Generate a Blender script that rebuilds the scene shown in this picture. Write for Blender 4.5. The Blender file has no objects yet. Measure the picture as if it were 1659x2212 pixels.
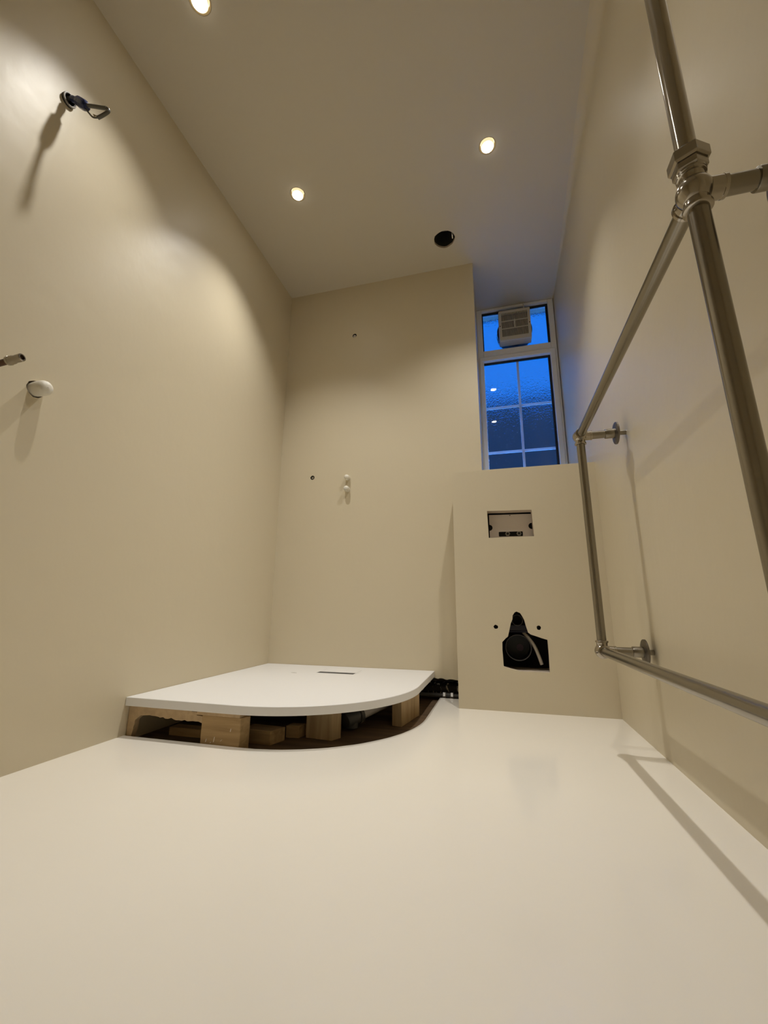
import bpy, bmesh, math, random
from mathutils import Vector, Matrix
random.seed(7)
C = bpy.context.scene.collection
S = bpy.context.scene

# ------------------------------------------------------------------ camera
F_PX, YAW, PITCH, ROLL, CAM_Z = 905.54, 0.2627, 0.2240, 0.0079, 0.4252
def cam_axes():
    sy, cy, sp, cp = math.sin(YAW), math.cos(YAW), math.sin(PITCH), math.cos(PITCH)
    f0, r0, u0 = Vector((-sy, cy, 0)), Vector((cy, sy, 0)), Vector((0, 0, 1))
    f = f0*cp + u0*sp; u = -f0*sp + u0*cp
    r = r0*math.cos(ROLL) + u*math.sin(ROLL)
    u2 = -r0*math.sin(ROLL) + u*math.cos(ROLL)
    return r, u2, f
cd = bpy.data.cameras.new('camera'); cam = bpy.data.objects.new('camera', cd); C.objects.link(cam)
r_, u_, f_ = cam_axes()
cam.matrix_world = Matrix(((r_.x, u_.x, -f_.x, 0), (r_.y, u_.y, -f_.y, 0), (r_.z, u_.z, -f_.z, CAM_Z), (0, 0, 0, 1)))
cd.sensor_fit = 'HORIZONTAL'; cd.sensor_width = 36.0; cd.lens = F_PX/1659*36.0; cd.clip_start = 0.02
S.camera = cam

# ------------------------------------------------------------------ world (dusk sky), exposure
SKY_TOP_BOOST = 180.0  # boost of the overhead sky, added out of view to light the alcove blue
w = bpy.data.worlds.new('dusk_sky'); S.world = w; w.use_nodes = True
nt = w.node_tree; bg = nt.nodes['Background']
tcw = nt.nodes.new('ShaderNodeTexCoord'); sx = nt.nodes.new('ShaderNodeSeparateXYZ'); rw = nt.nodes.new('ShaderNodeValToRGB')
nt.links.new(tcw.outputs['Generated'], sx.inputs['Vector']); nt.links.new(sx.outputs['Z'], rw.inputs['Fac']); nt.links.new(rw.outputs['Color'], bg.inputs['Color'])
rw.color_ramp.elements[0].position = 0.45; rw.color_ramp.elements[0].color = (0.008, 0.18, 0.80, 1)      # low sky
rw.color_ramp.elements[1].position = 0.85; rw.color_ramp.elements[1].color = (0.040, 0.28, 1.0, 1)        # brighter overhead
e2 = rw.color_ramp.elements.new(0.62); e2.color = (0.012, 0.20, 0.90, 1)
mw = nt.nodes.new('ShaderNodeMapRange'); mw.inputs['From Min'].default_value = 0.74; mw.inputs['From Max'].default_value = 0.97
mw.inputs['To Min'].default_value = 1.0; mw.inputs['To Max'].default_value = SKY_TOP_BOOST
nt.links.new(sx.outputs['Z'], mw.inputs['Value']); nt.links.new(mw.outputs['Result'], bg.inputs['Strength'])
S.view_settings.view_transform = 'Standard'; S.view_settings.look = 'None'
S.view_settings.gamma = 1.0; S.view_settings.exposure = 0.05; S.view_settings.use_curve_mapping = False
S.cycles.max_bounces = 14; S.cycles.diffuse_bounces = 8; S.cycles.glossy_bounces = 6; S.cycles.transmission_bounces = 8
S.cycles.use_denoising = True

SPOT_W, SPOT_COL, SPOT_DEG, SPOT_BLEND = 71.0, (1.0, 0.97, 0.92), 97.0, 0.92
LENS = 55.0
LAMP_K = (0.68, 1.02, 0.97, 0.42)
TILT = (-1, -1, -9, -9)                      # gimbal tilt of each lamp away from its wall, degrees
LAMPS = [(-0.885, 0.81), (-0.872, 1.525), (0.054, 1.532), (0.054, 0.81)]

# ------------------------------------------------------------------ room dimensions
XL, YB, H, XR = -1.2374, 2.1804, 2.4442, 0.452
YF, XB, HB = 1.987, -0.1894, 1.0767          # toilet boxing
XW, YW = -0.0502, 2.610                       # window alcove
Y0 = -0.62                                    # wall behind the camera
TR_Z, TR_T = 0.1226, 0.0276
SUB = -0.02

# ------------------------------------------------------------------ materials
def mat(name, col, rough=0.5, metal=0.0, spec=0.5, bump=0.0, bscale=40.0, bstretch=(1, 1, 1), bdist=0.002, var=0.0, vscale=4.0, coat=0.0, detail=4.0):
    m = bpy.data.materials.new(name); m.use_nodes = True
    n = m.node_tree.nodes; l = m.node_tree.links; p = n['Principled BSDF']
    p.inputs['Base Color'].default_value = (*col, 1); p.inputs['Roughness'].default_value = rough
    p.inputs['Metallic'].default_value = metal; p.inputs['Specular IOR Level'].default_value = spec
    if coat: p.inputs['Coat Weight'].default_value = coat; p.inputs['Coat Roughness'].default_value = 0.15
    tc = n.new('ShaderNodeTexCoord')
    if bump:
        mp = n.new('ShaderNodeMapping'); mp.inputs['Scale'].default_value = bstretch
        no = n.new('ShaderNodeTexNoise'); no.inputs['Scale'].default_value = bscale; no.inputs['Detail'].default_value = detail
        b = n.new('ShaderNodeBump'); b.inputs['Strength'].default_value = bump; b.inputs['Distance'].default_value = bdist
        l.new(tc.outputs['Object'], mp.inputs['Vector']); l.new(mp.outputs['Vector'], no.inputs['Vector'])
        l.new(no.outputs['Fac'], b.inputs['Height']); l.new(b.outputs['Normal'], p.inputs['Normal'])
    if var:
        n2 = n.new('ShaderNodeTexNoise'); n2.inputs['Scale'].default_value = vscale; n2.inputs['Detail'].default_value = 5
        rp = n.new('ShaderNodeMapRange'); rp.inputs['To Min'].default_value = 1-var; rp.inputs['To Max'].default_value = 1+var
        mx = n.new('ShaderNodeVectorMath'); mx.operation = 'SCALE'; mx.inputs[0].default_value = col
        l.new(tc.outputs['Object'], n2.inputs['Vector']); l.new(n2.outputs['Fac'], rp.inputs['Value'])
        l.new(rp.outputs['Result'], mx.inputs['Scale']); l.new(mx.outputs['Vector'], p.inputs['Base Color'])
    return m
def wood(name, a, b, scale=9.0, axis=0, rough=0.75):
    m = bpy.data.materials.new(name); m.use_nodes = True
    n = m.node_tree.nodes; l = m.node_tree.links; p = n['Principled BSDF']; p.inputs['Roughness'].default_value = rough
    tc = n.new('ShaderNodeTexCoord'); mp = n.new('ShaderNodeMapping')
    s = [scale*6]*3; s[axis] = scale*0.6; mp.inputs['Scale'].default_value = s
    no = n.new('ShaderNodeTexNoise'); no.inputs['Scale'].default_value = 1.0; no.inputs['Detail'].default_value = 6; no.inputs['Distortion'].default_value = 0.6
    cr = n.new('ShaderNodeValToRGB'); cr.color_ramp.elements[0].position = 0.3; cr.color_ramp.elements[1].position = 0.72
    cr.color_ramp.elements[0].color = (*a, 1); cr.color_ramp.elements[1].color = (*b, 1)
    l.new(tc.outputs['Object'], mp.inputs['Vector']); l.new(mp.outputs['Vector'], no.inputs['Vector'])
    l.new(no.outputs['Fac'], cr.inputs['Fac']); l.new(cr.outputs['Color'], p.inputs['Base Color'])
    bp = n.new('ShaderNodeBump'); bp.inputs['Strength'].default_value = 0.25; bp.inputs['Distance'].default_value = 0.002
    l.new(no.outputs['Fac'], bp.inputs['Height']); l.new(bp.outputs['Normal'], p.inputs['Normal'])
    return m
def emit(name, col, k):
    m = bpy.data.materials.new(name); m.use_nodes = True; n = m.node_tree.nodes; p = n['Principled BSDF']
    p.inputs['Base Color'].default_value = (*col, 1); p.inputs['Emission Color'].default_value = (*col, 1); p.inputs['Emission Strength'].default_value = k
    return m
def glass(name, rough, bump, scale, dist):
    m = bpy.data.materials.new(name); m.use_nodes = True
    n = m.node_tree.nodes; l = m.node_tree.links; n.remove(n['Principled BSDF'])
    g = n.new('ShaderNodeBsdfGlass'); g.inputs['IOR'].default_value = 1.45; g.inputs['Roughness'].default_value = rough
    g.inputs['Color'].default_value = (0.97, 0.98, 1, 1)
    l.new(g.outputs['BSDF'], n['Material Output'].inputs['Surface'])
    if bump:
        tc = n.new('ShaderNodeTexCoord'); no = n.new('ShaderNodeTexNoise'); no.inputs['Scale'].default_value = scale; no.inputs['Detail'].default_value = 2.0
        no.inputs['Distortion'].default_value = 0.8
        b = n.new('ShaderNodeBump'); b.inputs['Strength'].default_value = bump; b.inputs['Distance'].default_value = dist
        l.new(tc.outputs['Object'], no.inputs['Vector']); l.new(no.outputs['Fac'], b.inputs['Height']); l.new(b.outputs['Normal'], g.inputs['Normal'])
    return m

WALL_COL, FLOOR_COL, CEIL_COL = (0.61, 0.54, 0.395), (0.75, 0.71, 0.63), (0.58, 0.535, 0.44)
M = {}
M['wall'] = mat('beige_satin_wall_paint', WALL_COL, 0.42, spec=0.45, bump=0.28, bscale=13, bstretch=(1, 1, 0.75), bdist=0.006, detail=3.0, var=0.015, vscale=2.0)
M['ceil'] = mat('beige_ceiling_paint', CEIL_COL, 0.6, bump=0.06, bscale=60)
M['floor'] = mat('cream_floor_paint', FLOOR_COL, 0.13, bump=0.04, bscale=7, bdist=0.003, var=0.012, vscale=3)
M['white'] = mat('white_tray_resin', (0.71, 0.70, 0.68), 0.45, bump=0.12, bscale=350, bdist=0.0005)
M['upvc'] = mat('white_upvc', (0.86, 0.85, 0.83), 0.32)
M['fan'] = mat('cream_plastic', (0.62, 0.57, 0.48), 0.4)
M['black'] = mat('black_rubber', (0.006, 0.006, 0.008), 0.5)
M['blackpipe'] = mat('black_plastic_pipe', (0.005, 0.0045, 0.005), 0.3, spec=0.3)
M['ringpipe'] = mat('dark_grey_pipe_rim', (0.055, 0.05, 0.048), 0.35)
M['purple'] = mat('purple_pipe_plug', (0.07, 0.035, 0.06), 0.6)
M['navy'] = mat('dark_blue_plastic', (0.008, 0.008, 0.022), 0.45)
M['hose'] = mat('off_white_hose', (0.55, 0.50, 0.42), 0.5, bump=0.4, bscale=150)
M['nickel'] = mat('brushed_nickel', (0.29, 0.265, 0.22), 0.25, metal=1.0, bump=0.03, bscale=120, bstretch=(1, 1, 0.1))
M['nickel2'] = mat('polished_nickel', (0.40, 0.365, 0.31), 0.16, metal=1.0)
M['flange'] = mat('dull_nickel', (0.20, 0.18, 0.155), 0.42, metal=1.0)
M['steel'] = mat('zinc_steel', (0.5, 0.49, 0.47), 0.3, metal=1.0)
M['greyplate'] = mat('grey_plastic_plate', (0.72, 0.66, 0.60), 0.5)
M['copper'] = mat('tarnished_copper', (0.10, 0.055, 0.035), 0.4, metal=0.6)
M['foam'] = mat('off_white_plug_plastic', (0.70, 0.67, 0.58), 0.5, bump=0.3, bscale=90, var=0.06, vscale=30)
M['tape'] = mat('blue_insulating_tape', (0.008, 0.018, 0.075), 0.3, bump=0.5, bscale=70)
M['sheath'] = mat('grey_cable_sheath', (0.095, 0.09, 0.075), 0.35)
M['wire'] = mat('bare_copper_strands', (0.45, 0.37, 0.22), 0.35, metal=0.7)
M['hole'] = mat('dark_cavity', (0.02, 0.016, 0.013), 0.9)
M['plaster'] = mat('raw_plaster_edge', (0.50, 0.42, 0.33), 0.9, bump=0.5, bscale=120)
M['duct'] = mat('dark_duct_foil', (0.05, 0.05, 0.047), 0.6, bump=0.6, bscale=60)
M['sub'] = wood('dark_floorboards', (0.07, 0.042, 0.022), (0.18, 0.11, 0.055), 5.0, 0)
M['timber'] = wood('softwood_timber', (0.29, 0.185, 0.08), (0.50, 0.35, 0.17), 7.0, 0)
M['timber2'] = wood('pale_softwood_timber', (0.36, 0.25, 0.13), (0.54, 0.40, 0.22), 7.0, 2)
M['chip'] = mat('raw_chipboard', (0.46, 0.335, 0.195), 0.9, bump=0.7, bscale=140, var=0.25, vscale=60)
M['greypipe'] = mat('grey_plastic_pipe', (0.10, 0.098, 0.095), 0.4)
M['whitepipe'] = mat('white_waste_pipe', (0.72, 0.70, 0.66), 0.35)
M['can'] = mat('warm_lamp_housing', (0.30, 0.25, 0.17), 0.6)
M['rim'] = emit('warm_lamp_rim_glow', (1.0, 0.84, 0.50), 0.8)
M['lens'] = emit('lamp_lens_light', (1.0, 0.96, 0.88), LENS)
M['pane'] = glass('clear_inner_glass', 0.0, 0, 1, 1)
M['pane_tex'] = glass('patterned_outer_glass', 0.13, 0.42, 95, 0.004)
M['brick'] = mat('dark_outside_wall', (0.009, 0.008, 0.008), 0.9, spec=0.1, bump=0.5, bscale=30, var=0.3, vscale=3)
M['grime'] = mat('dark_sealant', (0.01, 0.012, 0.02), 0.7)

def rust():                                    # dark pipe with flaking white paint
    m = mat('painted_iron_pipe', (0.02, 0.012, 0.01), 0.6); n = m.node_tree.nodes; l = m.node_tree.links; p = n['Principled BSDF']
    tc = n.new('ShaderNodeTexCoord'); mp = n.new('ShaderNodeMapping'); mp.inputs['Scale'].default_value = (1, 1, 0.45)
    no = n.new('ShaderNodeTexNoise'); no.inputs['Scale'].default_value = 55; no.inputs['Detail'].default_value = 4
    cr = n.new('ShaderNodeValToRGB'); cr.color_ramp.interpolation = 'LINEAR'
    cr.color_ramp.elements[0].position = 0.575; cr.color_ramp.elements[1].position = 0.62
    cr.color_ramp.elements[0].color = (0.018, 0.011, 0.009, 1); cr.color_ramp.elements[1].color = (0.62, 0.56, 0.46, 1)
    l.new(tc.outputs['Object'], mp.inputs['Vector']); l.new(mp.outputs['Vector'], no.inputs['Vector']); l.new(no.outputs['Fac'], cr.inputs['Fac']); l.new(cr.outputs['Color'], p.inputs['Base Color'])
    return m
M['iron'] = rust()

# ------------------------------------------------------------------ mesh helpers
def finish(bm, sharp=35):
    bmesh.ops.recalc_face_normals(bm, faces=bm.faces)
    a = math.radians(sharp)
    for f in bm.faces: f.smooth = True
    for e in bm.edges:
        if len(e.link_faces) != 2 or e.calc_face_angle(0) > a: e.smooth = False
def obj(name, bm, m, parent=None, bevel=0.0, sharp=35, loc=None):
    finish(bm, sharp)
    vs = [v.co for v in bm.verts]
    if loc is None:
        mn = [min(v[i] for v in vs) for i in range(3)]; mx = [max(v[i] for v in vs) for i in range(3)]
        loc = Vector(((mn[0]+mx[0])/2, (mn[1]+mx[1])/2, mn[2]))
    loc = Vector(loc)
    bmesh.ops.translate(bm, verts=bm.verts, vec=-loc)
    me = bpy.data.meshes.new(name); bm.to_mesh(me); bm.free()
    for mm in (m if isinstance(m, (list, tuple)) else [m]): me.materials.append(mm)
    o = bpy.data.objects.new(name, me); C.objects.link(o)
    if parent:
        o.parent = parent; pl = Vector((0, 0, 0)); q = parent
        while q: pl += q.location; q = q.parent
        o.location = loc - pl
    else: o.location = loc
    if bevel:
        b = o.modifiers.new('bevel', 'BEVEL'); b.width = bevel; b.segments = 2; b.limit_method = 'ANGLE'; b.angle_limit = math.radians(40)
    return o
def tag(o, label, cat, group=None):
    o['label'] = label; o['category'] = cat
    if group: o['group'] = group
    return o
def struct(o, label=None):
    o['kind'] = 'structure'
    if label: o['label'] = label
    return o
def empty(name, loc, label, cat, group=None):
    o = bpy.data.objects.new(name, None); C.objects.link(o); o.location = loc; o.empty_display_size = 0.05
    return tag(o, label, cat, group)
def add_box(bm, a, b):
    vs = [bm.verts.new((x, y, z)) for x in (a[0], b[0]) for y in (a[1], b[1]) for z in (a[2], b[2])]
    for q in ((0, 1, 3, 2), (4, 6, 7, 5), (0, 4, 5, 1), (2, 3, 7, 6), (0, 2, 6, 4), (1, 5, 7, 3)): bm.faces.new([vs[i] for i in q])
def add_prism(bm, pts, z0, z1):
    lo = [bm.verts.new((x, y, z0)) for x, y in pts]; hi = [bm.verts.new((x, y, z1)) for x, y in pts]
    n = len(pts); bm.faces.new(lo[::-1]); bm.faces.new(hi)
    for i in range(n): bm.faces.new((lo[i], lo[(i+1) % n], hi[(i+1) % n], hi[i]))
def add_panel(bm, outer, holes, to3, dv, mi_front=0, mi_side=0):
    dv = Vector(dv); rings = [outer]+list(holes)
    for off in (Vector((0, 0, 0)), dv):
        edges = []
        for rg in rings:
            vs = [bm.verts.new(Vector(to3(*p))+off) for p in rg]
            edges += [bm.edges.new((vs[i], vs[(i+1) % len(vs)])) for i in range(len(vs))]
        if not off.length: fe = edges
        else: be = edges
        res = bmesh.ops.triangle_fill(bm, use_beauty=True, use_dissolve=False, edges=edges)
        for g in res['geom']:
            if isinstance(g, bmesh.types.BMFace): g.material_index = mi_front
    for a, b in zip(fe, be):
        f = bm.faces.new((a.verts[0], a.verts[1], b.verts[1], b.verts[0])); f.material_index = mi_side
def circ(u, v, r, n=32, jit=0.0, rv=None):
    return [(u+(r*(1+random.uniform(-jit, jit)))*math.cos(2*math.pi*i/n), v+((rv or r)*(1+random.uniform(-jit, jit)))*math.sin(2*math.pi*i/n)) for i in range(n)]
def rect(u0, v0, u1, v1): return [(u0, v0), (u1, v0), (u1, v1), (u0, v1)]
def frame_of(d):
    d = Vector(d).normalized(); a = Vector((0, 0, 1)) if abs(d.z) < 0.9 else Vector((1, 0, 0))
    u = d.cross(a).normalized(); return d, u, d.cross(u)
def add_lathe(bm, base, d, prof, seg=32, cap0=True, cap1=True, mi=0):
    d, u, v = frame_of(d); base = Vector(base); rings = []
    for t, r in prof:
        rings.append([bm.verts.new(base+d*t+(u*math.cos(2*math.pi*k/seg)+v*math.sin(2*math.pi*k/seg))*max(r, 1e-5)) for k in range(seg)])
    for a, b in zip(rings, rings[1:]):
        for k in range(seg): bm.faces.new((a[k], a[(k+1) % seg], b[(k+1) % seg], b[k])).material_index = mi
    if cap0: bm.faces.new(rings[0][::-1]).material_index = mi
    if cap1: bm.faces.new(rings[-1]).material_index = mi
def add_cyl(bm, a, b, r, seg=32, r2=None, cap=True):
    a, b = Vector(a), Vector(b); add_lathe(bm, a, b-a, [(0, r), ((b-a).length, r2 or r)], seg, cap, cap)
def add_tube(bm, pts, r, seg=16, rs=None, flat=1.0):
    pts = [Vector(p) for p in pts]; rings = []; u = None
    for i, p in enumerate(pts):
        d = (pts[min(i+1, len(pts)-1)]-pts[max(i-1, 0)]).normalized()
        if u is None: _, u, _ = frame_of(d)
        u = (u-d*u.dot(d)).normalized(); v = d.cross(u); rr = rs[i] if rs else r
        rings.append([bm.verts.new(p+(u*math.cos(2*math.pi*k/seg)+v*flat*math.sin(2*math.pi*k/seg))*rr) for k in range(seg)])
    for a, b in zip(rings, rings[1:]):
        for k in range(seg): bm.faces.new((a[k], a[(k+1) % seg], b[(k+1) % seg], b[k]))
    bm.faces.new(rings[0][::-1]); bm.faces.new(rings[-1])
def smooth_path(pts, n=6):
    pts = [Vector(p) for p in pts]; out = []
    for i in range(len(pts)-1):
        p0, p1, p2, p3 = pts[max(i-1, 0)], pts[i], pts[i+1], pts[min(i+2, len(pts)-1)]
        for k in range(n):
            t = k/n
            out.append(0.5*((2*p1)+(-p0+p2)*t+(2*p0-5*p1+4*p2-p3)*t*t+(-p0+3*p1-3*p2+p3)*t**3))
    return out+[pts[-1]]
def add_sphere(bm, c, r, sc=(1, 1, 1)):
    bmesh.ops.create_uvsphere(bm, u_segments=32, v_segments=20, radius=r, matrix=Matrix.Translation(c) @ Matrix.Diagonal((*sc, 1)))
def jag(p, q, n, amp):
    return [(p[0]+(q[0]-p[0])*i/n+(random.uniform(-amp, amp) if 0 < i < n else 0)*0.4, p[1]+(q[1]-p[1])*i/n+(random.uniform(-amp, amp) if 0 < i < n else 0)) for i in range(n+1)]

# ------------------------------------------------------------------ tray outline (used by the floor cut too)
def quad_outline(x0, y1, xr, yf, r, n=28):
    pts = [(x0, y1), (x0, yf)]
    cx, cy = xr-r, yf+r
    for i in range(n+1):
        a = -math.pi/2+math.pi/2*i/n; pts.append((cx+r*math.cos(a), cy+r*math.sin(a)))
    return pts+[(xr, y1)]
TXR, TYF, TRR = -0.321, 1.249, 0.50

# ------------------------------------------------------------------ structure
# floor: painted boards ending along the tray curve
bm = bmesh.new()
cut = quad_outline(XL-0.02, YB, -0.300, 1.262, 0.50)[1:]            # from front left round to the back right
cut = [(x, y+random.uniform(-0.0012, 0.0012)) for x, y in cut]
tail = jag((-0.298, 2.185), (XB+0.03, 2.172), 9, 0.004)
outer = [(XL-0.02, Y0-0.05), (XR+0.05, Y0-0.05), (XR+0.05, YF+0.05), (XB+0.03, YF+0.05)] + tail[::-1] + cut[::-1][1:]
add_panel(bm, outer, [], lambda x, y: (x, y, 0), (0, 0, -0.018))
floor = struct(obj('floor', bm, M['floor'], loc=(0, 0, 0), bevel=0.0015), 'glossy cream painted floor')
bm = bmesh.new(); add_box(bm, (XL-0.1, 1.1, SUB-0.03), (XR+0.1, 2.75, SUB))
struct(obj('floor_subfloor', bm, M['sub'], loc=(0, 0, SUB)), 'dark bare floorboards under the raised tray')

# ceiling with lamp holes and the open vent hole
bm = bmesh.new()
vent = circ(-0.191, 1.973, 0.057, 22, 0.05, 0.058)
holes = [circ(x, y, 0.037, 32) for x, y in LAMPS]+[vent]
add_panel(bm, rect(XL-0.08, Y0-0.08, XR+0.08, 2.74), holes, lambda x, y: (x, y, H), (0, 0, 0.0125), 0, 1)
struct(obj('ceiling', bm, [M['ceil'], M['plaster']], loc=(0, 0, H)), 'beige ceiling')
bm = bmesh.new(); add_box(bm, (XL-0.1, Y0-0.1, H+0.16), (XR+0.1, 2.76, H+0.19))
add_box(bm, (XL-0.1, Y0-0.1, H+0.0125), (XL-0.06, 2.76, H+0.16)); add_box(bm, (XR+0.06, Y0-0.1, H+0.0125), (XR+0.1, 2.76, H+0.16))
add_box(bm, (XL-0.06, Y0-0.1, H+0.0125), (XR+0.06, Y0-0.06, H+0.16)); add_box(bm, (XL-0.06, 2.72, H+0.0125), (XR+0.06, 2.76, H+0.16))
struct(obj('ceiling_void', bm, M['hole']), 'dark void above the ceiling')

# left wall
CAB, PLUG, STUB = (0.709, 1.981), (0.789, 1.021), (0.652, 1.003)
bm = bmesh.new()
outer = rect(Y0-0.05, -0.06, YB+0.05, H)
holes = [circ(*CAB, 0.019, 18, 0.06), circ(*PLUG, 0.0245, 22, 0.04), circ(*STUB, 0.012, 16)]
add_panel(bm, outer, holes, lambda y, z: (XL, y, z), (-0.03, 0, 0), 0, 1)
add_box(bm, (XL-0.12, Y0-0.05, -0.06), (XL-0.10, 2.46, H))
struct(obj('wall_left', bm, [M['wall'], M['plaster']], loc=(XL, 0, 0)), 'glossy beige left wall')

# right wall with a soft cove at the ceiling that tightens towards the window
bm = bmesh.new(); rings = []
for i in range(24):
    y = Y0-0.05+(2.72-Y0+0.05)*i/23
    r = max(0.004, 0.075*(1-max(0, (y-0.4))/2.15))
    prof = [(XR, -0.06), (XR, 0.5), (XR, 1.2), (XR, 1.8), (XR, H-r)]
    for k in range(1, 9):
        a = math.pi/2*k/8; prof.append((XR-r+r*math.cos(a), H-r+r*math.sin(a)))
    prof += [(XR-r, H+0.01), (XR+0.06, H+0.01), (XR+0.06, -0.06)]
    rings.append([bm.verts.new((x, y, z)) for x, z in prof])
for a, b in zip(rings, rings[1:]):
    for k in range(len(a)): bm.faces.new((a[k], a[(k+1) % len(a)], b[(k+1) % len(a)], b[k]))
bm.faces.new(rings[0]); bm.faces.new(rings[-1][::-1])
struct(obj('wall_right', bm, M['wall'], loc=(XR, 0, 0)), 'beige right wall behind the towel rail')

# back wall, torn away at the bottom beside the tray
bm = bmesh.new()
OUT1, OUT2, CAP1, CAP2 = (-0.7856, 2.0801), (-1.0258, 1.1698), (-0.803, 1.150), (-0.803, 1.082)
notch = [(XL-0.03, 0.088)]+jag((XL+0.02, 0.090), (-0.34, 0.092), 20, 0.004)+jag((-0.32, 0.090), (-0.19, 0.083), 9, 0.0045)+[(-0.17, 0.083)]
outer = notch+[(-0.17, -0.06), (XW, -0.06), (XW, H), (XL-0.03, H)]
holes = [circ(*OUT1, 0.0135, 18, 0.07), circ(*OUT2, 0.0128, 18, 0.05), circ(*CAP1, 0.014, 18), circ(*CAP2, 0.014, 18)]
add_panel(bm, outer, holes, lambda x, z: (x, YB, z), (0, 0.05, 0), 0, 0)
add_box(bm, (XW-0.05, YB+0.05, -0.06), (XW, 2.72, H))
add_box(bm, (XL-0.1, 2.42, -0.06), (XW-0.05, 2.46, H))
struct(obj('wall_back', bm, M['wall'], loc=(0, YB, 0), bevel=0.001), 'beige back wall above the shower tray')
bm = bmesh.new(); add_box(bm, (XW, YW+0.005, -0.06), (XR+0.02, 2.72, 1.165))
struct(obj('wall_alcove', bm, M['wall']), 'wall below the window behind the boxing')
bm = bmesh.new(); add_box(bm, (XL-0.1, Y0-0.06, -0.06), (XR+0.08, Y0, H))
struct(obj('wall_rear', bm, M['wall']), 'beige wall behind the viewer')
bm = bmesh.new(); add_box(bm, (XL-0.1, Y0-0.06, -0.08), (XR+0.1, 1.3, -0.05)); struct(obj('floor_base', bm, M['sub']), 'solid base under the painted floor')

# toilet boxing
WC = [(0.0745, 0.4124), (0.0896, 0.4054), (0.0972, 0.3926), (0.1046, 0.3771), (0.11, 0.3517), (0.1178, 0.3238), (0.1280, 0.3160), (0.1458, 0.3105), (0.170, 0.3025), (0.1948, 0.2952), (0.1955, 0.2325), (0.1943, 0.1628), (0.1411, 0.1631), (0.0815, 0.1632), (0.0381, 0.1721), (0.008, 0.1805), (0.0072, 0.2176), (0.006, 0.2482), (0.0073, 0.2818), (0.0228, 0.2977), (0.0322, 0.305), (0.0386, 0.3277), (0.0476, 0.362), (0.0556, 0.3792), (0.0571, 0.395), (0.0658, 0.408)]
FL = [(-0.0311, 0.8726), (0.1674, 0.8688), (0.1711, 0.7459), (-0.0285, 0.7443)]
BOLT = [(-0.0172, 0.3456), (0.1628, 0.3451)]
bm = bmesh.new()
holes = [WC, FL]+[circ(*b, 0.0095, 14, 0.14, 0.0092) for b in BOLT]
add_panel(bm, rect(XB, -0.02, XR+0.01, HB), holes, lambda x, z: (x, YF, z), (0, 0.015, 0), 0, 1)
add_box(bm, (XB, YF+0.015, -0.02), (XB+0.018, YB, HB)); add_box(bm, (XB+0.018, YF+0.015, HB-0.018), (XR+0.01, 2.615, HB))
add_box(bm, (XB, YB, HB-0.018), (XB+0.03, YB+0.02, HB))
struct(obj('wall_boxing', bm, [M['wall'], M['plaster']], loc=(0, YF, 0), bevel=0.0012), 'beige boxed duct with toilet cut-outs')
bm = bmesh.new(); add_box(bm, (-0.02, YF+0.0155, 0.12), (0.23, YF+0.14, 0.1640))
struct(obj('trim_ledge', bm, M['plaster']), 'raw plaster ledge inside the toilet cut-out')

bm = bmesh.new(); add_panel(bm, rect(-0.06, 0.71, 0.21, 0.91), [[(-0.0305, 0.8720), (0.1676, 0.8682), (0.1713, 0.7457), (-0.0288, 0.7441)]], lambda x, z: (x, YF+0.0155, z), (0, 0.036, 0))
struct(obj('trim_sleeve', bm, M['plaster']), 'raw board edge lining the flush plate cut-out')

# ------------------------------------------------------------------ window
win = bpy.data.objects.new('window_1', None); C.objects.link(win); win.location = (0.2, YW, 1.17); struct(win, 'white framed patterned glass window')
WX0, WX1 = -0.050, 0.4485
bm = bmesh.new()
add_box(bm, (WX0, YW, 1.165), (-0.014, 2.68, H-0.001)); add_box(bm, (0.415, YW, 1.165), (WX1, 2.68, H-0.001))
add_box(bm, (-0.014, YW, 2.424), (0.415, 2.68, H-0.001)); add_box(bm, (-0.014, YW, 1.165), (0.415, 2.68, 1.215))
add_box(bm, (-0.014, YW, 2.074), (0.415, 2.68, 2.120))
obj('window_frame', bm, M['upvc'], win, bevel=0.003)
bm = bmesh.new()
add_panel(bm, rect(-0.042, 1.185, 0.436, 2.072), [rect(-0.022, 1.235, 0.405, 2.040)], lambda x, z: (x, YW-0.008, z), (0, 0.05, 0))
obj('window_sash', bm, M['upvc'], win, bevel=0.004)
bm = bmesh.new()
for (a, b, c, d) in ((-0.014, 2.120, 0.415, 2.424), (-0.022, 1.235, 0.405, 2.040)):
    add_panel(bm, rect(a, b, c, d), [rect(a+0.007, b+0.003, c-0.014, d-0.013)], lambda x, z: (x, YW+0.020, z), (0, 0.012, 0))
obj('gasket', bm, M['black'], win)
def pane(x0, z0, x1, z1, holes=[]):
    bm = bmesh.new()
    add_panel(bm, rect(x0, z0, x1, z1), holes, lambda x, z: (x, YW+0.028, z), (0, 0.006, 0))
    for f in bm.faces: f.material_index = 1 if f.calc_center_median().y > YW+0.0335 else 0
    obj('glass_pane', bm, [M['pane'], M['pane_tex']], win)
FANC = (0.197, 2.270)
pane(-0.012, 2.118, 0.413, 2.426, [circ(*FANC, 0.085, 40)])
pane(-0.020, 1.230, 0.403, 2.042)
bm = bmesh.new()
add_box(bm, (0.1935, YW+0.036, 1.235), (0.2085, YW+0.046, 2.040))
for z in (1.4025, 1.7135): add_box(bm, (-0.022, YW+0.0365, z-0.0075), (0.405, YW+0.0455, z+0.0075))
obj('glazing_bars', bm, M['upvc'], win)

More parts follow.
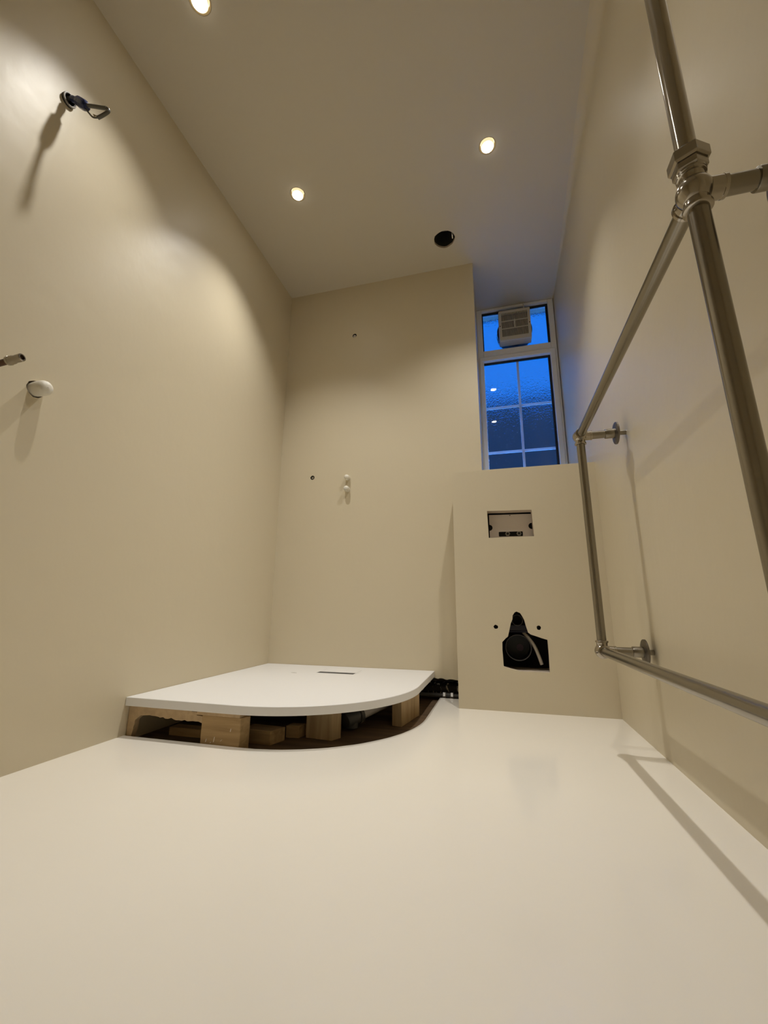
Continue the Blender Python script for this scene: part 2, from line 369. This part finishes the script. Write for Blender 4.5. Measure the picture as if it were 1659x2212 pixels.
# outside: house wall across the passage
bm = bmesh.new(); add_box(bm, (-6, 6.0, -3), (6, 6.3, 3.45)); struct(obj('wall_outside', bm, M['brick']), 'dark house wall outside the window')
bm = bmesh.new(); add_box(bm, (-12, 2.7, -1.2), (12, 20, -1.0)); struct(obj('floor_outside', bm, mat('pale_paving', (0.09, 0.085, 0.08), 0.9, bump=0.4, bscale=20)), 'paved ground outside the window')
bm = bmesh.new(); add_panel(bm, rect(-6, -1.0, 6, 6.5), [rect(-0.10, 1.10, 0.50, 2.50)], lambda x, z: (x, 2.77, z), (0, 0.06, 0)); struct(obj('wall_house', bm, M['brick']), 'outer face of the house around the window')

# ------------------------------------------------------------------ extractor fan in the top light
fan = empty('extractor_fan', (FANC[0], YW+0.02, 2.16), 'square cream extractor fan with slatted grille in the upper window pane', 'extractor fan')
fx0, fx1, fz0, fz1, fy = 0.0945, 0.297, 2.150, 2.374, YW-0.042
bm = bmesh.new()
add_panel(bm, rect(fx0, fz0, fx1, fz1), [rect(fx0+0.008, fz0+0.008, fx1-0.008, fz1-0.008)], lambda x, z: (x, fy+0.003, z), (0, 0.066, 0))
obj('fan_housing', bm, M['fan'], fan, bevel=0.006)
bm = bmesh.new(); holes = []
gx0, gx1 = fx0+0.018, fx1-0.018; n = 21; pitch = (gx1-gx0)/n
zz = [fz0+0.026, fz0+0.088, fz0+0.144, fz1-0.018]
for r in range(3):
    for k in range(n):
        if k == 10 and r == 1: continue
        holes.append(rect(gx0+pitch*(k+0.22), zz[r]+0.002, gx0+pitch*(k+0.78), zz[r+1]-0.002))
add_panel(bm, [(fx0+0.005, fz0+0.001), (fx1-0.005, fz0+0.001), (fx1-0.001, fz0+0.006), (fx1-0.001, fz1-0.006), (fx1-0.006, fz1-0.001), (fx0+0.006, fz1-0.001), (fx0+0.001, fz1-0.006), (fx0+0.001, fz0+0.006)], holes, lambda x, z: (x, fy-0.002, z), (0, 0.005, 0))
g = obj('grille', bm, M['fan'], fan)
bm = bmesh.new(); cx = (gx0+gx1)/2; add_box(bm, (cx-0.006, fy-0.006, zz[1]-0.004), (cx+0.006, fy-0.002, zz[2]+0.004)); obj('grille_badge', bm, M['fan'], g, bevel=0.0015)
for x in (fx0+0.008, fx1-0.008):
    bm = bmesh.new(); add_cyl(bm, (x, fy-0.0035, fz0+0.11), (x, fy-0.0018, fz0+0.11), 0.0035, 12); obj('screw', bm, M['black'], g)
bm = bmesh.new(); add_box(bm, (fx0+0.009, fy+0.030, fz0+0.009), (fx1-0.009, fy+0.034, fz1-0.009)); obj('fan_interior', bm, M['hole'], fan)
bm = bmesh.new(); add_cyl(bm, (FANC[0], YW+0.036, FANC[1]-0.004), (FANC[0], YW+0.10, FANC[1]-0.004), 0.114, 48); add_cyl(bm, (FANC[0], YW-0.0, FANC[1]), (FANC[0], YW+0.04, FANC[1]), 0.083, 40)
obj('outer_cowl', bm, M['grime'], fan)
bm = bmesh.new(); add_tube(bm, smooth_path([(0.262, fy+0.03, fz1-0.004), (0.263, YW-0.010, fz1+0.02), (0.262, YW-0.006, 2.424), (0.262, YW-0.005, 2.442)]), 0.0035, 10); obj('power_cord', bm, M['fan'], fan)

# ------------------------------------------------------------------ ceiling lamps (light comes from these four)
LAB = ['recessed ceiling spotlight nearest the left wall at the top edge of the photo', 'recessed ceiling spotlight above the shower tray by the left wall', 'recessed ceiling spotlight right of centre in line with the window', 'recessed ceiling spotlight overhead in line with the window, out of frame']
for i, (x, y) in enumerate(LAMPS):
    d = empty('downlight', (x, y, H), LAB[i], 'ceiling light', 'recessed ceiling spotlights')
    bm = bmesh.new(); add_lathe(bm, (x, y, H-0.0005), (0, 0, 1), [(0.0035, 0.0385), (0, 0.0375), (0, 0.0358), (0.006, 0.0348), (0.012, 0.0300), (0.05, 0.0300), (0.055, 0.036), (0.0035, 0.0385)], 40, False, False)
    obj('lamp_housing', bm, M['can'], d)
    bm = bmesh.new(); add_lathe(bm, (x, y, H-0.0065), (0, 0, 1), [(0, 0.0255), (0.0015, 0.0285), (0.020, 0.0288)], 40, False, False); obj('lamp_rim', bm, M['rim'], d)
    bm = bmesh.new(); add_lathe(bm, (x, y, H-0.0070), (0, 0, 1), [(0, 0.001), (0.0, 0.0250), (0.001, 0.0262), (0.004, 0.0262)], 40, False, True)
    obj('lamp_lens', bm, M['lens'], d)
    sd = bpy.data.lights.new('lamp_light', 'SPOT'); sd.energy = SPOT_W*LAMP_K[i]; sd.color = SPOT_COL; sd.spot_size = math.radians(SPOT_DEG); sd.spot_blend = SPOT_BLEND; sd.shadow_soft_size = 0.022
    so = bpy.data.objects.new('lamp_light', sd); C.objects.link(so); so.parent = d; so.location = (0, 0, -0.010); so.rotation_euler = (math.radians(5 if i == 2 else 0), math.radians(-TILT[i]), 0)

# vent duct above the open hole
d = empty('vent_duct', (-0.191, 1.973, H), 'open dark vent hole cut in the ceiling near the window', 'vent hole')
bm = bmesh.new(); add_lathe(bm, (-0.191, 1.973, H+0.013), (0, 0.12, 1), [(0.0, 0.064), (0.13, 0.064)], 36, False, True); obj('duct_hose', bm, M['duct'], d)
bm = bmesh.new(); add_box(bm, (-0.150, 1.956, H+0.003), (-0.144, 1.982, H+0.10)); obj('torn_paper', bm, M['foam'], d)['label'] = 'pale torn strip inside the hole'

# ------------------------------------------------------------------ shower tray
bm = bmesh.new()
ol = quad_outline(XL+0.001, YB-0.001, TXR, TYF, TRR)
SL = (-0.850, 1.950, -0.655, 2.088)
add_panel(bm, ol, [rect(*SL)], lambda x, y: (x, y, TR_Z), (0, 0, -TR_T))
tray = tag(obj('shower_tray', bm, M['white'], bevel=0.002), 'white quadrant shower tray raised on timber blocks in the corner', 'shower tray')
bm = bmesh.new(); add_box(bm, (SL[0]+0.0012, SL[1]+0.045, TR_Z-0.010), (SL[2]-0.014, SL[3]-0.0008, TR_Z-0.0004)); add_box(bm, (SL[2]-0.0125, SL[1]+0.0, TR_Z-0.010), (SL[2], SL[3], TR_Z-0.0004))
obj('drain_cover', bm, M['white'], tray, bevel=0.0008)
bm = bmesh.new(); add_box(bm, (SL[0]+0.0005, SL[1]+0.0005, TR_Z-0.020), (SL[2]-0.0135, SL[1]+0.0445, TR_Z-0.0008)); add_box(bm, (SL[2]-0.0139, SL[1]+0.001, TR_Z-0.020), (SL[2]-0.0127, SL[3]-0.001, TR_Z-0.0012)); obj('drain_slot_shade', bm, mat('dark_slot_shade', (0.05, 0.05, 0.055), 0.5), tray)  # dark inserts fill the open slot and seam, drawing their shade
bm = bmesh.new(); add_lathe(bm, (-0.948, 1.914, TR_Z), (0, 0, 1), [(0, 0.016), (0.0005, 0.010), (0.0012, 0.001)], 18)
bmesh.ops.scale(bm, vec=(1, 0.45, 1), space=Matrix.Translation((0.948, -1.914, -TR_Z)), verts=bm.verts)
obj('grit_mark', bm, mat('grey_grit', (0.40, 0.38, 0.35), 0.9), tray)

# ------------------------------------------------------------------ timber under the tray
TB = TR_Z-TR_T
def block(fp, z0, z1, m, label, name='timber_block', cat='timber block'):
    bm = bmesh.new(); add_prism(bm, fp, z0, z1)
    return tag(obj(name, bm, m, bevel=0.002), label, cat, 'timber blocks under the tray')
fb = block([(-0.943, 1.266), (-0.801, 1.266), (-0.7885, 1.302), (-0.936, 1.302)], SUB, 0.082, M['timber'], 'big timber block at the front edge of the tray, paint spatter at its foot')
for fx_, fz_, fh_, fl_ in ((-0.922, 0.004, 0.010, 0.2), (-0.893, 0.006, 0.016, 0.15), (-0.868, 0.010, 0.006, 0.8), (-0.835, 0.040, 0.010, 0.1), (-0.905, 0.002, 0.004, 0.5)):
    bm = bmesh.new(); add_panel(bm, [(fx_-0.0012, fz_), (fx_+0.0012, fz_+0.001), (fx_+0.0012+fh_*fl_, fz_+fh_), (fx_-0.0004+fh_*fl_, fz_+fh_*0.95)], [], lambda x, z: (x, 1.2654, z), (0, 0.0008, 0))
    obj('paint_fleck', bm, M['floor'], fb)['label'] = 'cream paint fleck'
block([(-0.870, 1.370), (-0.7485, 1.364), (-0.728, 1.428), (-0.85, 1.436)], SUB, 0.023, M['timber'], 'low offcut lying on the subfloor right of the big front block')
block([(-0.7405, 1.455), (-0.6945, 1.463), (-0.682, 1.500), (-0.735, 1.496)], SUB, 0.020, M['timber'], 'small offcut between the low offcut and the tall middle block')
block([(-0.673, 1.474), (-0.5735, 1.4665), (-0.5535, 1.505), (-0.655, 1.514)], SUB, TB, M['timber2'], 'tall upright timber block under the middle of the tray curve')
block([(-0.4208, 1.708), (-0.3815, 1.702), (-0.3475, 1.90), (-0.385, 1.905)], SUB, TB, M['timber2'], 'tall timber block at the right end of the tray near the pipes')
# flaking board under the left front edge
bm = bmesh.new()
lo = jag((-0.935, 0.0575), (-1.17, 0.066), 22, 0.003)
ol = [(XL+0.002, TB-0.001), (XL+0.002, -0.012)]+jag((-1.215, -0.012), (-1.205, 0.05), 8, 0.003)+[(-1.185, 0.064)]+lo[::-1][1:]+[(-0.935, 0.078), (-0.965, 0.079), (-0.967, TB-0.006), (-0.985, TB-0.006), (-0.985, TB-0.001)]
add_panel(bm, ol, [], lambda x, z: (x, 1.268, z), (0, 0.020, 0))
tag(obj('support_board', bm, M['chip'], bevel=0.001), 'ragged chipboard board under the left front edge of the tray', 'board')
bm = bmesh.new(); add_box(bm, (-0.962, 1.262, 0.0825), (-0.803, 1.298, TB-0.0003))
tag(obj('packing_strip', bm, M['chip'], bevel=0.001), 'thin chipboard packing strip on top of the big front block', 'packing strip')
bm = bmesh.new(); add_box(bm, (-1.15, 1.37, SUB), (-0.97, 1.415, 0.006)); tag(obj('floor_batten', bm, M['timber']), 'dark batten lying inside the hollow behind the ragged board', 'batten')

# waste trap and pipe under the tray
wt = empty('shower_waste', (-0.55, 1.6, SUB), 'dark grey waste trap with white pipe under the tray curve', 'waste pipe')
ax = Vector((0.18, 0.36, 0.06)).normalized(); P0 = Vector((-0.570, 1.585, 0.014))
bm = bmesh.new(); add_lathe(bm, P0, ax, [(0, 0.012), (0.002, 0.024), (0.008, 0.028), (0.055, 0.028), (0.058, 0.025), (0.068, 0.025)], 32); add_cyl(bm, P0+ax*0.035-Vector((0, 0, 0.03)), P0+ax*0.035, 0.026, 28); obj('trap', bm, M['greypipe'], wt)
bm = bmesh.new(); add_lathe(bm, P0+ax*0.064, ax, [(0, 0.026), (0.001, 0.030), (0.016, 0.030), (0.017, 0.024)], 32); obj('collar', bm, M['greypipe'], wt)
bm = bmesh.new(); add_cyl(bm, P0+ax*0.07, P0+ax*0.30, 0.0215, 32); obj('pipe', bm, M['whitepipe'], wt)['label'] = 'white pipe'

# pipes in the broken bottom of the back wall
bm = bmesh.new(); add_cyl(bm, (-1.0, 2.295, 0.022), (XB+0.16, 2.295, 0.019), 0.038, 40)
tag(obj('iron_pipe', bm, M['iron']), 'fat dark pipe with flaking white paint in the broken wall base', 'pipe')
wp = empty('water_pipe', (-0.26, 2.222, -0.01), 'thin grey water pipe with coupling in front of the fat dark pipe', 'pipe')
bm = bmesh.new(); add_cyl(bm, (-0.60, 2.222, 0.004), (XB+0.16, 2.222, 0.004), 0.0105, 24); obj('pipe', bm, M['greypipe'], wp)
def hexnut(bm, c, d, r, t):
    d, u, v = frame_of(d); c = Vector(c); prof = [(0, r*0.90), (t*0.15, r), (t*0.85, r), (t, r*0.90)]; add_lathe(bm, c, d, prof, 6)
for x in (-0.290, -0.252):
    bm = bmesh.new(); hexnut(bm, (x, 2.222, 0.004), (1, 0, 0), 0.0185, 0.017); obj('coupling_nut', bm, M['steel'], wp)
bm = bmesh.new(); add_cyl(bm, (-0.277, 2.222, 0.004), (-0.251, 2.222, 0.004), 0.0135, 24); obj('coupling_body', bm, M['greypipe'], wp)

# ------------------------------------------------------------------ toilet services behind the boxing
fp = empty('flush_access_frame', (0.075, YF+0.06, 0.75), 'grey flush access plate set in the rectangular cut-out of the boxing', 'flush access plate')
PY = YF+0.060
bm = bmesh.new()
lc = [(-0.024, 0.819)]+[( -0.0235+0.0135*math.sin(math.pi*k/12), 0.8030+0.0145*math.cos(math.pi*k/12)) for k in range(13)]+[(-0.024, 0.788)]
rc = [(0.1715, 0.787)]+[(0.1690-0.0150*math.sin(math.pi*k/12), 0.8045-0.0150*math.cos(math.pi*k/12)) for k in range(13)]+[(0.1715, 0.821)]
ol = [(-0.024, 0.8655)]+lc+[(-0.024, 0.735), (0.1715, 0.735)]+rc+[(0.1715, 0.8625), (0.075, 0.864)]
slot = []
for cx_, cz_, a0 in ((0.1235, 0.7775, 0), (0.0205, 0.7785, 90), (0.0205, 0.7618, 180), (0.1235, 0.7605, 270)):
    for k in range(5):
        a = math.radians(a0+k*22.5); slot.append((cx_+0.003*math.cos(a), cz_+0.003*math.sin(a)))
add_panel(bm, ol, [slot, rect(0.070, 0.858, 0.076, 0.8615)], lambda x, z: (x, PY, z), (0, 0.003, 0))
obj('plate', bm, M['greyplate'], fp)
bm = bmesh.new(); add_box(bm, (-0.06, PY+0.02, 0.70), (0.22, PY+0.03, 0.92)); obj('recess_back', bm, M['black'], fp)
for x in (0.0584, 0.1099):
    bm = bmesh.new(); hexnut(bm, (x, PY+0.014, 0.7720), (0, -1, 0), 0.0122, 0.010); n_ = obj('fixing_nut', bm, M['steel'], fp)
    bm = bmesh.new(); add_cyl(bm, (x, PY+0.0032, 0.7720), (x, PY+0.0045, 0.7720), 0.0058, 16); obj('bolt_hole', bm, M['black'], n_)
def ring_pipe(name, label, c, r, cat, plug=False):
    t = empty(name, (c[0], YF+0.08, c[1]-r), label, cat)
    bm = bmesh.new(); add_lathe(bm, (c[0], YF+0.031, c[1]), (0, 1, 0), [(0.09, r-0.003), (0.0, r-0.003), (0.0, r), (0.15, r)], 48, False, False); 
    obj('pipe_sleeve', bm, M['blackpipe'], t)
    bm = bmesh.new(); add_lathe(bm, (c[0], YF+0.029, c[1]), (0, 1, 0), [(0.003, r-0.0022), (0, r-0.0012), (0, r+0.0004), (0.003, r+0.001), (0.003, r-0.0022)], 48, False, False); obj('pipe_rim', bm, M['ringpipe'], t)
    bm = bmesh.new(); add_cyl(bm, (c[0], YF+0.121, c[1]), (c[0], YF+0.128, c[1]), r-0.003, 40); obj('pipe_end', bm, M['black'], t)
    if plug:
        bm = bmesh.new(); add_cyl(bm, (c[0]+0.010, YF+0.115, c[1]-0.006), (c[0]+0.010, YF+0.1205, c[1]-0.006), 0.0155, 24); obj('pipe_plug', bm, M['purple'], t)
ring_pipe('flush_pipe', 'small round black pipe mouth at the top of the toilet cut-out', (0.0765, 0.3745), 0.0235, 'pipe')
ring_pipe('soil_pipe', 'large round black waste pipe mouth in the toilet cut-out', (0.0745, 0.2575), 0.0545, 'waste pipe', True)
bm = bmesh.new(); add_box(bm, (0.0, YF+0.050, 0.322), (0.165, YF+0.055, 0.352)); add_cyl(bm, (0.0, YF+0.048, 0.325), (0.165, YF+0.048, 0.325), 0.004, 12)
tag(obj('pipe_bracket', bm, M['navy']), 'dark blue bracket between the two black pipe mouths', 'bracket')
bm = bmesh.new(); hp = [(0.100, YF+0.068, 0.322), (0.116, YF+0.06, 0.3033), (0.1418, YF+0.058, 0.2669), (0.1585, YF+0.058, 0.2252), (0.1694, YF+0.058, 0.1875)]
add_tube(bm, smooth_path(hp, 8), 0.0075, 16)
tag(obj('water_hose', bm, M['hose']), 'thin off-white hose hanging beside the large black pipe mouth', 'hose')
for (x, z), side in zip(BOLT, ('left', 'right')):
    bm = bmesh.new(); add_cyl(bm, (x, YF+0.020, z), (x, YF+0.090, z), 0.0055, 18); add_cyl(bm, (x, YF+0.03, z), (x, YF+0.04, z), 0.013, 24)
    tag(obj('fixing_socket', bm, M['hole']), f'dark fixing socket in the small hole {side} of the toilet cut-out', 'fixing socket', 'toilet fixing sockets')
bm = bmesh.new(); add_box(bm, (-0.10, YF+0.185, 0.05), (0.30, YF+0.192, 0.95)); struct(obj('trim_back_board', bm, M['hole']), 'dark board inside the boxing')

# ------------------------------------------------------------------ pipe ends and plugs on the walls
for (x, z), lb in ((OUT1, 'bare pipe end in the small high hole of the back wall'), (OUT2, 'bare pipe end in the small hole left of the two white plugs')):
    t = empty('pipe_end', (x, YB+0.01, z), lb, 'pipe end', 'pipe ends in the back wall')
    k = 1 if z > 2 else 0.85
    bm = bmesh.new(); add_lathe(bm, (x-0.002*k, YB+0.006, z+0.001), (0, 1, 0), [(0.02, 0.0032*k), (0, 0.0034*k), (0, 0.0082*k), (0.04, 0.0082*k)], 24, False, False); obj('pipe', bm, M['steel'] if z < 2 else M['greyplate'], t)
    bm = bmesh.new(); add_lathe(bm, (x, YB+0.0008, z), (0, 1, 0), [(0, 0.0142), (0, 0.0122), (0.036, 0.0118), (0.036, 0.0142)], 24, False, False); obj('hole_shade_sleeve', bm, M['black'], t)  # added black sleeve darkening the hole, stands in for the shade inside
    bm = bmesh.new(); add_cyl(bm, (x, YB+0.036, z), (x, YB+0.042, z), 0.016, 20); obj('hole_back', bm, M['black'], t)
def wall_cap(base, d, r, L, label, dimple=True):
    t = empty('pipe_plug', base, label, 'plug', 'plugs in the walls')
    bm = bmesh.new(); add_lathe(bm, Vector(base)-Vector(d)*0.03, d, [(0, r*0.90), (0.03, r*0.93), (0.03+L*0.35, r*0.99), (0.03+L*0.55, r), (0.03+L*0.72, r*0.96), (0.03+L*0.86, r*0.85), (0.03+L*0.95, r*0.66), (0.03+L*1.0, r*0.40), (0.03+L*1.012, r*0.12)], 32)
    c = obj('plug_body', bm, M['foam'], t)
    if dimple:
        bm = bmesh.new(); e = Vector(base)+Vector(d)*(L*1.012); add_cyl(bm, e, e+Vector(d)*0.0008, r*0.09, 12); obj('dimple', bm, M['greyplate'], t)
wall_cap((CAP1[0], YB, CAP1[1]), (0, -1, 0), 0.0152, 0.034, 'upper of the two white plugs on the back wall', False)
wall_cap((CAP2[0], YB, CAP2[1]), (0, -1, 0), 0.0160, 0.038, 'lower of the two white plugs on the back wall')
wall_cap((XL, PLUG[0]+0.001, PLUG[1]), (1, 0, 0), 0.0215, 0.046, 'fat white plug in the left wall below the copper pipe')
# copper tail on the left
cp = empty('copper_pipe', (XL, *STUB), 'short copper pipe with a metal fitting sticking out of the left wall', 'pipe')
a_, b_ = Vector((XL-0.03, 0.648, 0.996)), Vector((-1.1180, 0.664, 1.0225)); dd = (b_-a_).normalized()
bm = bmesh.new(); add_cyl(bm, a_, b_, 0.0075, 24); obj('pipe', bm, M['copper'], cp)
bm = bmesh.new(); q = b_-dd*0.034
add_lathe(bm, q, dd, [(0, 0.008), (0.0005, 0.0112), (0.006, 0.0118), (0.0065, 0.0108), (0.016, 0.0106), (0.021, 0.0090), (0.026, 0.0096), (0.040, 0.0098), (0.0412, 0.0088), (0.0412, 0.0060), (0.034, 0.0055), (0.030, 0.0)], 32, True, False); obj('fitting', bm, M['nickel2'], cp)['label'] = 'shiny metal fitting'

# dangling cable
cb = empty('electric_cable', (XL, *CAB), 'taped electric cable looping out of a hole high on the left wall', 'cable')
bm = bmesh.new(); add_lathe(bm, (XL-0.016, *CAB), (1, 0, 0), [(0, 0.02), (0.002, 0.0)], 20); obj('hole_back', bm, M['hole'], cb)
bm = bmesh.new(); add_lathe(bm, (XL, CAB[0], CAB[1]), (1, 0, -0.06), [(-0.012, 0.0195), (0.008, 0.0205), (0.010, 0.0195), (0.009, 0.0150), (-0.012, 0.0150)], 30, False, False); obj('hole_shade_ring', bm, M['black'], cb)  # black ring added to draw the shade inside the cable hole
bm = bmesh.new(); add_lathe(bm, (XL, CAB[0], CAB[1]), (1, 0, -0.06), [(0.0075, 0.0208), (0.0112, 0.0200), (0.0116, 0.0170), (0.0102, 0.0160)], 30, False, False); obj('hole_cut_lip', bm, mat('grey_cut_lip', (0.28, 0.26, 0.23), 0.5), cb)  # grey lip drawn as the pale cut edge of the cable hole
rg = lambda pts, r, rs=None, flat=1.0: (lambda b: (add_tube(b, smooth_path(pts, 5), r, 16, None if rs is None else None, flat), b)[1])(bmesh.new())
up = [(XL-0.02, .706, 1.986), (-1.225, .7055, 1.980), (-1.19, .7078, 1.9600), (-1.16, .7085, 1.9370), (-1.145, .7095, 1.9255), (-1.13, .7127, 1.9215), (-1.10, .7217, 1.9168), (-1.088, .7250, 1.9150)]
dn = [(-1.0835, .7294, 1.9105), (-1.088, .7266, 1.8985), (-1.100, .7235, 1.8870), (-1.112, .7212, 1.8800)]
obj('sheath', rg(up, 0.0062, flat=0.75), M['sheath'], cb)
obj('sheath', rg([(-1.089, .7248, 1.9150)]+dn, 0.0060, flat=0.75), M['sheath'], cb)
obj('inner_core', rg([(-1.110, .7214, 1.8810), (-1.125, .7168, 1.8815), (-1.14, .7131, 1.8985), (-1.155, .7105, 1.9190)], 0.0024), M['sheath'], cb)
bm = bmesh.new()
for k in range(4): add_tube(bm, smooth_path([(-1.106, .7225+0.0006*k, 1.8830), (-1.113-0.003*k, .7200, 1.8870+0.002*k), (-1.122-0.002*k, .7170, 1.8850+0.0035*k)], 4), 0.0009, 8)
obj('bare_wires', bm, M['wire'], cb)['label'] = 'frayed bare strands'
bm = bmesh.new(); tp = smooth_path([(-1.215, .7068, 1.9760), (-1.20, .7075, 1.9660), (-1.19, .7078, 1.9590), (-1.182, .7082, 1.9520), (-1.165, .7090, 1.9370), (-1.148, .7090, 1.9200)], 4)
rs = [0.0075, 0.0078, 0.0078, 0.0075, 0.0066, 0.0062, 0.006, 0.0062, 0.0088, 0.0108, 0.0115, 0.0112, 0.0118, 0.0122, 0.0117, 0.0124, 0.0122, 0.0118, 0.0112, 0.0095, 0.007]
add_tube(bm, tp, 0.01, 9, [q*1.25 for q in rs[:len(tp)]]); obj('tape_wrap', bm, M['tape'], cb)['label'] = 'crumpled dark blue tape'

# ------------------------------------------------------------------ towel rail
NY, FY, RX, ZT, ZB, R = 0.592, 1.512, 0.306, 1.019, 0.297, 0.0138
RXB = 0.312
J1, J2, J3, J4 = Vector((RX, NY, ZT)), Vector((RX, FY, ZT)), Vector((RXB-0.003, FY, ZB)), Vector((RXB+0.008, NY, ZB))
tr = empty('towel_rail', (XR, 1.05, ZB-0.05), 'nickel pipe towel rail with ball joints on the right wall', 'towel rail')
def bar(name, a, b, m='nickel'):
    bm = bmesh.new(); add_cyl(bm, a, b, R, 40); return obj(name, bm, M[m], tr)
bar('top_rail', J1, J2); bar('bottom_rail', J3, J4); bar('upright', J1, J4); bar('upright', J2, J3)
TOP = J1+Vector((-0.006, 0, 0.87))
bar('riser_tube', J1+Vector((0, 0, 0.06)), TOP, 'nickel2')
def joint(c, dirs):
    bm = bmesh.new(); add_sphere(bm, c, 0.0235)
    for d in dirs:
        d = Vector(d).normalized()
        add_lathe(bm, c, d, [(0.010, 0.0165), (0.033, 0.0158), (0.0335, 0.0163), (0.038, 0.0163), (0.0385, 0.0136)] if d.x > 0.9 else [(0.010, 0.0165), (0.021, 0.0160), (0.0255, 0.0168), (0.0265, 0.0190), (0.0310, 0.0190), (0.0320, 0.0175), (0.0325, 0.0140)], 32)
    return obj('ball_joint', bm, M['nickel2'], tr)
joint(J1, [(0, 0, 1), (0, 1, 0), (0.02, 0, -1), (1, 0, 0)]); joint(J2, [(0, -1, 0), (0, 0, -1), (1, 0, 0)]); joint(J3, [(0, -1, 0), (0, 0, 1), (1, 0, 0)]); joint(J4, [(0, 1, 0), (0, 0, 1), (1, 0, 0)])
def bracket(c, xf):
    bm = bmesh.new(); add_lathe(bm, c, (1, 0, 0), [(0.01, 0.0136), (0.040, 0.0136), (xf-c.x-0.036, 0.0134), (xf-c.x-0.0355, 0.0160), (xf-c.x-0.034, 0.0165), (xf-c.x-0.002, 0.0165), (xf-c.x-0.001, 0.008), (XR-c.x+0.004, 0.008)], 32)
    b = obj('wall_bracket', bm, M['nickel'], tr)
    bm = bmesh.new(); add_lathe(bm, (xf, c.y, c.z), (1, 0, 0), [(-0.0055, 0.018), (-0.005, 0.034), (-0.003, 0.0385), (0.0020, 0.0385), (0.0021, 0.009)], 40); obj('wall_flange', bm, M['flange'], b)
bracket(J1, 0.417); bracket(J2, 0.422); bracket(J3, 0.428); bracket(J4, 0.43)
bm = bmesh.new(); add_lathe(bm, J1, (0, 0, 1), [(0.0285, 0.0165), (0.030, 0.0195), (0.034, 0.0195), (0.035, 0.018)], 36); hexnut(bm, J1+Vector((0, 0, 0.0335)), (0.0, 0.0, 1), 0.0225, 0.014); obj('lock_nut', bm, M['nickel2'], tr)
bm = bmesh.new(); hexnut(bm, J1+Vector((0, 0, 0.0465)), (0, 0, 1), 0.0268, 0.022); add_lathe(bm, J1+Vector((0, 0, 0.066)), (0, 0, 1), [(0, 0.019), (0.003, 0.0182), (0.008, 0.0165), (0.010, 0.0145)], 36); obj('union_nut', bm, M['nickel2'], tr)
bm = bmesh.new(); add_lathe(bm, TOP-Vector((0, 0, 0.004)), (0, 0, 1), [(0, 0.0148), (0.006, 0.0148), (0.012, 0.011), (0.015, 0.004), (0.0155, 0.0)], 32); obj('end_cap', bm, M['nickel2'], tr)
